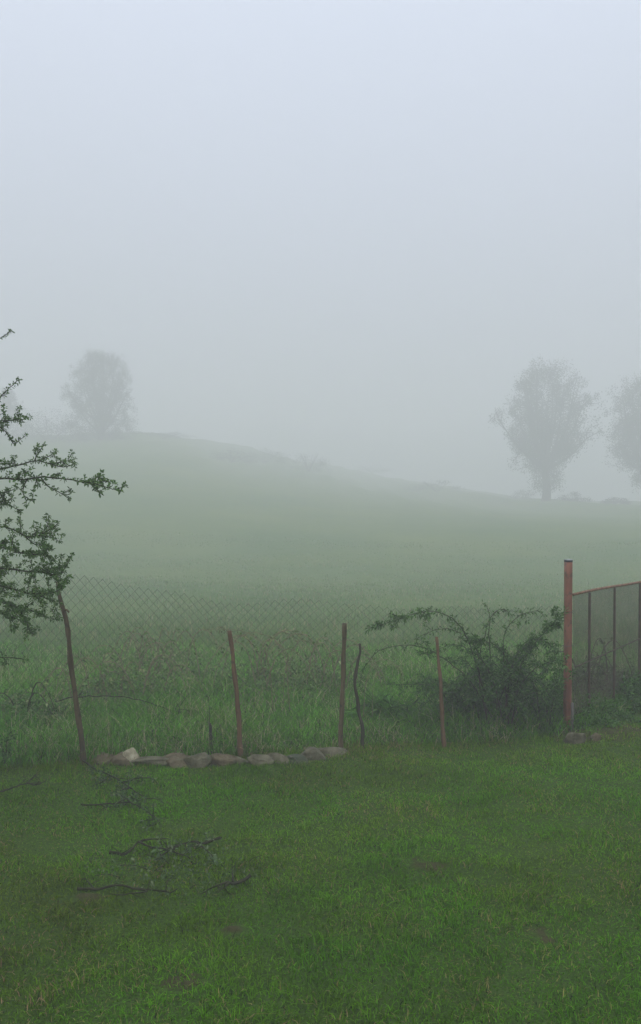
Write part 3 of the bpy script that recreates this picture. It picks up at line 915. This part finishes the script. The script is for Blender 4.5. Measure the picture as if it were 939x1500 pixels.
# ------------------------------------------------------------------ cut and fallen branches
def cut_branch(pix, label, r0=.011, leaf=None, lift=.03, subs=(), tw=(6, .05, .16), taper=.003, group="pruned branches lying on the lawn", bare_twigs=True):
    P = [on_ground(px, py) for px, py in pix]
    t = thing("cut_branch", P[0], label, "branch", group)
    pts = []
    for i, p in enumerate(P): pts.append(p + np.array([0, 0, lift * (.6 + .6 * math.sin(i * 2.1 + 1) ** 2)]))
    sp = spline(pts, step=.03) + rng.normal(0, .0022, (1, 3))
    sp = sp + rng.normal(0, .002, sp.shape)
    b = MB(); b.tube(sp, np.linspace(r0 * .78, taper * .8, len(sp)) * (1 + .22 * np.sin(np.arange(len(sp)) * 1.9 + r0 * 3000) ** 4), 7)
    lf = MB()
    tl = []
    for s in subs:
        q = [on_ground(px, py) + np.array([0, 0, lift * 1.1]) for px, py in s]
        k = int(np.argmin(np.linalg.norm(sp - q[0], axis=1))); q[0] = sp[k]
        s2 = spline(q, step=.03); s2 = s2 + rng.normal(0, .002, s2.shape)
        tb_ = MB(); tb_.tube(s2, np.linspace(r0 * .6, .002, len(s2)), 6)
        tl.append((tb_, s2))
    for tk in side_twigs(sp, tw[0], tw[1], tw[2], .8, .15, .1, 1.6):
        tk[:, 2] = np.maximum(tk[:, 2], surf(tk[:, 0], tk[:, 1]) + .012)
        b.tube(tk, np.linspace(.0035, .0016, len(tk)), 4)
        if leaf: tufts_along(lf, tk, leaf[0], leaf[1], leaf[2], leaf[3], leaf[4], (2, 4), .2)
    b.build("stem", M_TWIG, t, smooth=True)
    for tb_, s2 in tl:
        for tk in side_twigs(s2, 4, .04, .1, .7, .2, .2, 1.4):
            tk[:, 2] = np.maximum(tk[:, 2], surf(tk[:, 0], tk[:, 1]) + .012)
            tb_.tube(tk, np.linspace(.0028, .0014, len(tk)), 4)
            if leaf: tufts_along(lf, tk, leaf[0], leaf[1], leaf[2], leaf[3], leaf[4], (2, 4), .2)
        if leaf: tufts_along(lf, s2, leaf[0], leaf[1], leaf[2], leaf[3], leaf[4], (2, 4), .25)
        tb_.build("side_shoot", M_TWIG, t, smooth=True)
    if leaf: 
        tufts_along(lf, sp, leaf[0] * 1.5, leaf[1], leaf[2], leaf[3], leaf[4], (1, 3), .4)
    if lf.n: lf.build("leaves", M_LEAF, t)
    return t


WL = (.045, .026, .015, np.array([.07, .12, .045]), np.array([.14, .19, .09]))
DLF = (.035, .026, .015, np.array([.05, .10, .03]), np.array([.11, .16, .06]))
cut_branch([(160, 1262), (185, 1258), (204, 1246), (225, 1242), (247, 1236)], "dark forked cut branch with its thick end pointing left, farther of the lawn pile", .012, None, .05,
           subs=([(205, 1247), (222, 1254), (240, 1257), (258, 1262), (280, 1272)],), tw=(5, .05, .14))
cut_branch([(322, 1240), (300, 1243), (280, 1248), (255, 1254), (232, 1256)], "dark cut branch with pale leaves, its tip pointing right to open lawn", .011, WL, .06,
           subs=([(290, 1246), (300, 1260), (310, 1268)], [(260, 1254), (245, 1264), (235, 1270)]), tw=(5, .05, .12))
cut_branch([(112, 1311), (140, 1309), (170, 1307), (195, 1310), (215, 1309), (235, 1314), (250, 1318)], "long low dark branch lying level, nearest at left in the lawn pile", .010, None, .035,
           subs=([(195, 1310), (215, 1316), (170, 1322)], [(140, 1309), (125, 1298)]), tw=(5, .04, .11))
cut_branch([(368, 1294), (350, 1300), (335, 1306), (320, 1308), (302, 1312)], "short thick dark branch tip lying nearest the open lawn at right", .013, None, .05,
           subs=([(332, 1306), (327, 1318)], [(345, 1302), (340, 1286)]), tw=(6, .04, .10))
cut_branch([(122, 1122), (140, 1132), (160, 1144), (180, 1156), (200, 1166), (214, 1180)], "leafy cut branch running from the tallest stake's foot into the lawn", .010, DLF, .05,
           subs=([(160, 1144), (150, 1156), (140, 1160)], [(180, 1156), (205, 1150), (225, 1152)], [(190, 1160), (170, 1172)]), tw=(9, .05, .13))
cut_branch([(118, 1188), (140, 1184), (165, 1186), (190, 1184), (215, 1194), (232, 1212)], "thin leafy cut branch lying between the stake and the branch pile", .007, DLF, .04,
           subs=([(165, 1186), (190, 1178), (205, 1182)], [(190, 1184), (180, 1172)]), tw=(6, .05, .1))
cut_branch([(-30, 1170), (0, 1166), (20, 1164), (40, 1158), (58, 1152)], "bare dark cut branch reaching in from the left edge of the lawn", .010, None, .05,
           subs=([(40, 1158), (52, 1146), (54, 1140)], [(40, 1158), (55, 1160), (70, 1152)]), tw=(4, .05, .1))
# leafy litter round the pile
lit = thing("twig_heap", on_ground(270, 1280), "loose heap of pale wilted leaves and fine twigs amid the cut branches", "twigs")
mb = MB(); n = 420
px = 252 + 60 * rng.normal(size=n); py = 1282 + 20 * rng.normal(size=n)
P = np.array([on_ground(a, b) for a, b in zip(px, py)]); P[:, 2] += rng.uniform(.01, .07, n)
mb.leaves(P, unit(rng.normal(size=(n, 3)) + (0, 0, .3)), rng.uniform(.014, .028, n), rng.uniform(.008, .016, n), leaf_cols(n, (.06, .11, .035), .25, (.13, .17, .08), .2))
mb.build("wilted_leaves", M_LEAF, lit)
for _ in range(14):
    mb = MB()
    a = on_ground(235 + 62 * rng.normal(), 1282 + 24 * rng.normal()); ang = rng.uniform(0, math.pi); l = rng.uniform(.06, .2)
    dv = np.array([math.cos(ang) * l, math.sin(ang) * l * .8, rng.uniform(-.01, .03)])
    mb.tube(spline([a + (0, 0, .025), a + dv * .5 + (0, 0, .035) + rng.normal(size=3) * .008, a + dv + (0, 0, .03)], n=4), np.linspace(.003, .0015, 9), 4)
    mb.build("twig", M_TWIG, lit, smooth=True)
# branch lying in the meadow behind the tallest stake
fb = thing("fallen_branch", gpt(160, 8.6), "thin dark branch lying level in the meadow behind the tallest stake", "branch")
mb = MB(); sp = spline([at(80, 1027, 8.7), at(115, 1021, 8.6), at(160, 1020, 8.5), at(205, 1026, 8.5), at(245, 1038, 8.5), at(272, 1044, 8.5)], step=.05)
sp = sp + rng.normal(0, .005, sp.shape)
mb.tube(sp, np.linspace(.0065, .003, len(sp)), 6)
for tk in side_twigs(sp, 7, .06, .16, .8, .2, .1): mb.tube(tk, np.linspace(.004, .002, len(tk)), 4)
mb.build("stem", M_TWIG, fb, smooth=True)

# ------------------------------------------------------------------ trees and bushes far off in the fog
FARL = np.array([.040, .055, .030]); FARL2 = np.array([.060, .075, .045])


def far_tree(px, Y, outline, label, seed, nleaf=9000, limbs=12, trunk_h=.16, group=None, name="field_tree", fill=.38):
    """outline: list of (height fraction, half width fraction of height) of the crown"""
    rg = np.random.default_rng(seed)
    base = gpt(px, Y)
    H = outline["h"]
    t = thing(name, base, label, "tree", group)
    prof_h = np.array([o[0] for o in outline["p"]]); prof_w = np.array([o[1] for o in outline["p"]])
    mb = MB()
    sp = spline([base + (0, 0, -.3), base + (.1, 0, H * .1), base + (-.1, .1, H * .25), base + (.1, 0, H * .5)], step=.3)
    mb.tube(sp, np.linspace(H * .036, H * .014, len(sp)), 9)
    tips = []
    for i in range(limbs):
        a = 2 * math.pi * i / limbs + rg.uniform(-.3, .3)
        h0 = H * rg.uniform(trunk_h, trunk_h + .18)
        hf = rg.uniform(.42, 1.0)
        wd = np.interp(hf, prof_h, prof_w) * H * rg.uniform(.45, 1.0)
        e = base + np.array([math.cos(a) * wd, math.sin(a) * wd, H * hf])
        s = base + (0, 0, h0)
        mid = s * .55 + e * .45 + np.array([math.cos(a), math.sin(a), 0]) * H * .04
        l = spline([s, mid, e], step=.5)
        mb.tube(l, np.linspace(H * .014, H * .003, len(l)), 5)
        tips.append(l)
        for tk in range(8):
            k = rg.integers(len(l) // 3, len(l))
            dd = unit(rg.normal(size=3) * .8 + np.array([math.cos(a) * .6, math.sin(a) * .6, .9])); H2 = H * rg.uniform(.6, 1.2)
            l2 = spline([l[k], l[k] + dd * H2 * .06, l[k] + dd * H2 * .12], n=3)
            mb.tube(l2, np.linspace(H * .004, H * .0015, len(l2)), 4); tips.append(l2)
    mb.build("trunk", M_BARK, t, smooth=True)
    # leaf clumps: most hang on limbs and twigs, the rest fill the crown loosely
    cr = MB(); P = []
    per = 50
    def clump(c, sz):
        P.append(c + np.clip(rg.normal(size=(per, 3)), -1.7, 1.7) * sz * (1, 1, 1.2))
    for l in tips:
        L_ = len(l)
        for _ in range(max(2, int(nleaf * (1 - fill) / per / len(tips)))):
            k = rg.integers(int(L_ * .35), L_)
            clump(l[k] + rg.normal(size=3) * H * .018, H * rg.uniform(.010, .032))
    for _ in range(int(nleaf * fill / per)):
        hf = rg.uniform(prof_h[0], prof_h[-1]); wmax = np.interp(hf, prof_h, prof_w) * H
        a = rg.uniform(0, 2 * math.pi)
        lump = .88 + .2 * math.sin(a * 3 + hf * 9 + seed) * math.sin(hf * 13 + seed * 2) + .14 * math.sin(a * 7 + hf * 23 + seed)
        r = wmax * rg.random() ** .5 * lump
        clump(base + np.array([math.cos(a) * r, math.sin(a) * r, hf * H]), H * rg.uniform(.014, .036))
    P = np.vstack(P); n = len(P)
    cr.leaves(P, unit(rg.normal(size=(n, 3)) + (0, 0, .3)), rg.uniform(.008, .016, n) * H, rg.uniform(.005, .009, n) * H, leaf_cols(n, FARL, .25, FARL2, .3))
    cr.build("crown", M_FAR, t)
    return t


def far_bush(px, Y, w, h, label, seed, n=2500, group="bushes along the foggy rise"):
    rg = np.random.default_rng(seed)
    base = gpt(px, Y); w *= Y / 105; h *= Y / 105
    t = thing("field_bush", base, label, "bush", group)
    st = MB()
    for _ in range(7):
        a = rg.uniform(0, 6.28); st.tube(spline([base + (0, 0, -.1), base + (math.cos(a) * w * .15, math.sin(a) * w * .15, h * .4), base + (math.cos(a) * w * .3, math.sin(a) * w * .3, h * .8)], n=3), np.linspace(.06, .02, 7), 5)
    st.build("stem", M_BARK, t)
    m_ = MB()
    P = []
    for _ in range(max(8, n // 60)):
        a = rg.uniform(0, 6.28); r = rg.random() ** .5
        hh = h * (1 - r ** 2 * .85) * rg.random() ** .8
        P.append(base + np.array([math.cos(a) * r * w / 2, math.sin(a) * r * w / 2, hh]) + rg.normal(size=(60, 3)) * (w * .07, w * .05, h * .08))
    P = np.vstack(P); n = len(P)
    P[:, 2] = np.maximum(P[:, 2], ground_z(P[:, 0], P[:, 1]))
    m_.leaves(P, unit(rg.normal(size=(n, 3)) + (0, 0, .4)), rg.uniform(.12, .24, n), rg.uniform(.07, .13, n), leaf_cols(n, FARL, .25, FARL2, .3))
    m_.build("foliage", M_FAR, t)


k100 = 1 / F
YR = 145.0
far_tree(800, YR, dict(h=195 * YR * k100, p=[(.10, .10), (.2, .14), (.3, .2), (.42, .29), (.55, .345), (.70, .375), (.82, .33), (.92, .24), (1.0, .10)]),
         "hazy round crowned tree standing alone right of the meadow's middle", 3, 40000, 22)
far_tree(945, 143.0, dict(h=186 * 143 * k100, p=[(.18, .05), (.28, .12), (.36, .22), (.48, .31), (.60, .335), (.72, .32), (.84, .25), (.93, .16), (1.0, .05)]),
         "hazy tree cut off by the right edge of the photo", 8, 38000, 20, trunk_h=.2)
YL = 150.0
far_tree(148, YL, dict(h=(640 - 518) * YL * k100, p=[(.0, .46), (.15, .47), (.3, .44), (.5, .42), (.7, .40), (.85, .34), (.95, .22), (1.0, .08)]),
         "faint rounded tree on the rise at left, nearly lost in fog", 15, 60000, 18, trunk_h=.02, fill=.62)
far_tree(12, 150.0, dict(h=(640 - 572) * 150 * k100, p=[(.0, .5), (.2, .56), (.4, .52), (.6, .42), (.8, .3), (1.0, .08)]),
         "very faint broad tree low on the rise behind the leafy tree's branches", 19, 30000, 12, trunk_h=.02, fill=.7)
far_bush(72, 148, 13, 3.8, "faint wide bush left of the faint rounded tree", 21, 9000)
far_bush(238, 172, 7.5, .8, "faint low bush line right of the faint rounded tree", 22, 1500)
far_bush(452, 172, 5.2, 2.7, "faint domed bush on the middle of the foggy skyline", 23, 1800)
far_bush(640, 168, 6.0, 1.5, "faint low bush on the skyline left of the round crowned tree", 24, 1200)
far_bush(765, 176, 3.4, 1.4, "hazy bush at the left foot of the round crowned tree", 25, 1500)
far_bush(838, 146, 4.4, 1.1, "hazy bush at the right foot of the round crowned tree", 26, 1500)
far_bush(900, 146, 3.6, 1.0, "hazy ragged bush between the two right hand trees", 27, 1500)

far_bush(338, 160, 5.5, 1.6, "barely visible ragged bush on the skyline left of the domed bush", 28, 1800)
far_bush(388, 178, 6, 1.7, "barely visible flat bush just left of the domed skyline bush", 29, 1800)
far_bush(545, 258, 5, 1.0, "barely visible low bush right of the domed skyline bush", 30, 1500)

# ------------------------------------------------------------------ fog
hz = MB(); hz.box((0, 162, 12.5), 680, 460, 45)
m, nt, out = new_mat("fog")
v = N(nt, "ShaderNodeVolumePrincipled")
v.inputs["Color"].default_value = (.87, .87, .865, 1)
v.inputs["Density"].default_value = .0106
v.inputs["Anisotropy"].default_value = 0.0
try: v.inputs["Density Attribute"].default_value = ""
except Exception: pass
nt.links.new(v.outputs[0], out.inputs["Volume"])
try: m.cycles.homogeneous_volume = True
except Exception: pass
haze = hz.build("haze", m)
tag(haze, "even pale morning fog filling the air over yard and meadow", "fog", kind="stuff")

# ------------------------------------------------------------------ light
SUN_EL, SUN_AZ = R(58), R(200)
w = bpy.data.worlds.new("World"); scene.world = w; w.use_nodes = True
nt = w.node_tree; nt.nodes.clear()
wo = nt.nodes.new("ShaderNodeOutputWorld"); bg = nt.nodes.new("ShaderNodeBackground")
sky = nt.nodes.new("ShaderNodeTexSky"); sky.sky_type = 'NISHITA'; sky.sun_disc = False
sky.sun_elevation = SUN_EL; sky.sun_rotation = SUN_AZ; sky.air_density = 1.0; sky.dust_density = 5.0; sky.ozone_density = 1.0
hs = nt.nodes.new("ShaderNodeHueSaturation"); hs.inputs["Saturation"].default_value = .35
mx = nt.nodes.new("ShaderNodeMixRGB"); mx.inputs[0].default_value = .7; mx.inputs[2].default_value = (6.45, 7.1, 8.6, 1)   # flat cloud deck over the clear-sky model
nt.links.new(sky.outputs[0], hs.inputs["Color"]); nt.links.new(hs.outputs[0], mx.inputs[1])
tcw = nt.nodes.new("ShaderNodeTexCoord"); sx = nt.nodes.new("ShaderNodeSeparateXYZ"); nt.links.new(tcw.outputs["Generated"], sx.inputs[0])
cg = nt.nodes.new("ShaderNodeMapRange"); cg.inputs[1].default_value = 0; cg.inputs[2].default_value = 1; cg.inputs[3].default_value = .52; cg.inputs[4].default_value = 1.52   # overcast: brighter overhead
nt.links.new(sx.outputs[2], cg.inputs[0])
vm = nt.nodes.new("ShaderNodeVectorMath"); vm.operation = 'SCALE'
nt.links.new(mx.outputs[0], vm.inputs[0]); nt.links.new(cg.outputs[0], vm.inputs["Scale"])
nt.links.new(vm.outputs[0], bg.inputs["Color"]); bg.inputs["Strength"].default_value = .15
nt.links.new(bg.outputs[0], wo.inputs["Surface"])
sd = bpy.data.lights.new("sun", 'SUN'); sd.energy = .8; sd.angle = R(70); sd.color = (1, .98, .95)
so = bpy.data.objects.new("sun", sd); COL.objects.link(so)
dirv = Vector((math.sin(SUN_AZ) * math.cos(SUN_EL), math.cos(SUN_AZ) * math.cos(SUN_EL), math.sin(SUN_EL)))
so.rotation_euler = dirv.to_track_quat('Z', 'Y').to_euler()
so.location = (0, -5, 60)

# ------------------------------------------------------------------ render settings
vs = scene.view_settings
scene.display_settings.display_device = 'sRGB'
vs.view_transform = 'Standard'; vs.look = 'None'; vs.gamma = 1; vs.exposure = 0.12; vs.use_curve_mapping = False
scene.render.engine = 'CYCLES'
cy = scene.cycles
cy.volume_bounces = 4; cy.max_bounces = 8; cy.diffuse_bounces = 3; cy.glossy_bounces = 2; cy.transmission_bounces = 4; cy.transparent_max_bounces = 8
cy.use_denoising = True
try: cy.denoiser = 'OPENIMAGEDENOISE'
except Exception: pass
cy.use_adaptive_sampling = True; cy.adaptive_threshold = .015
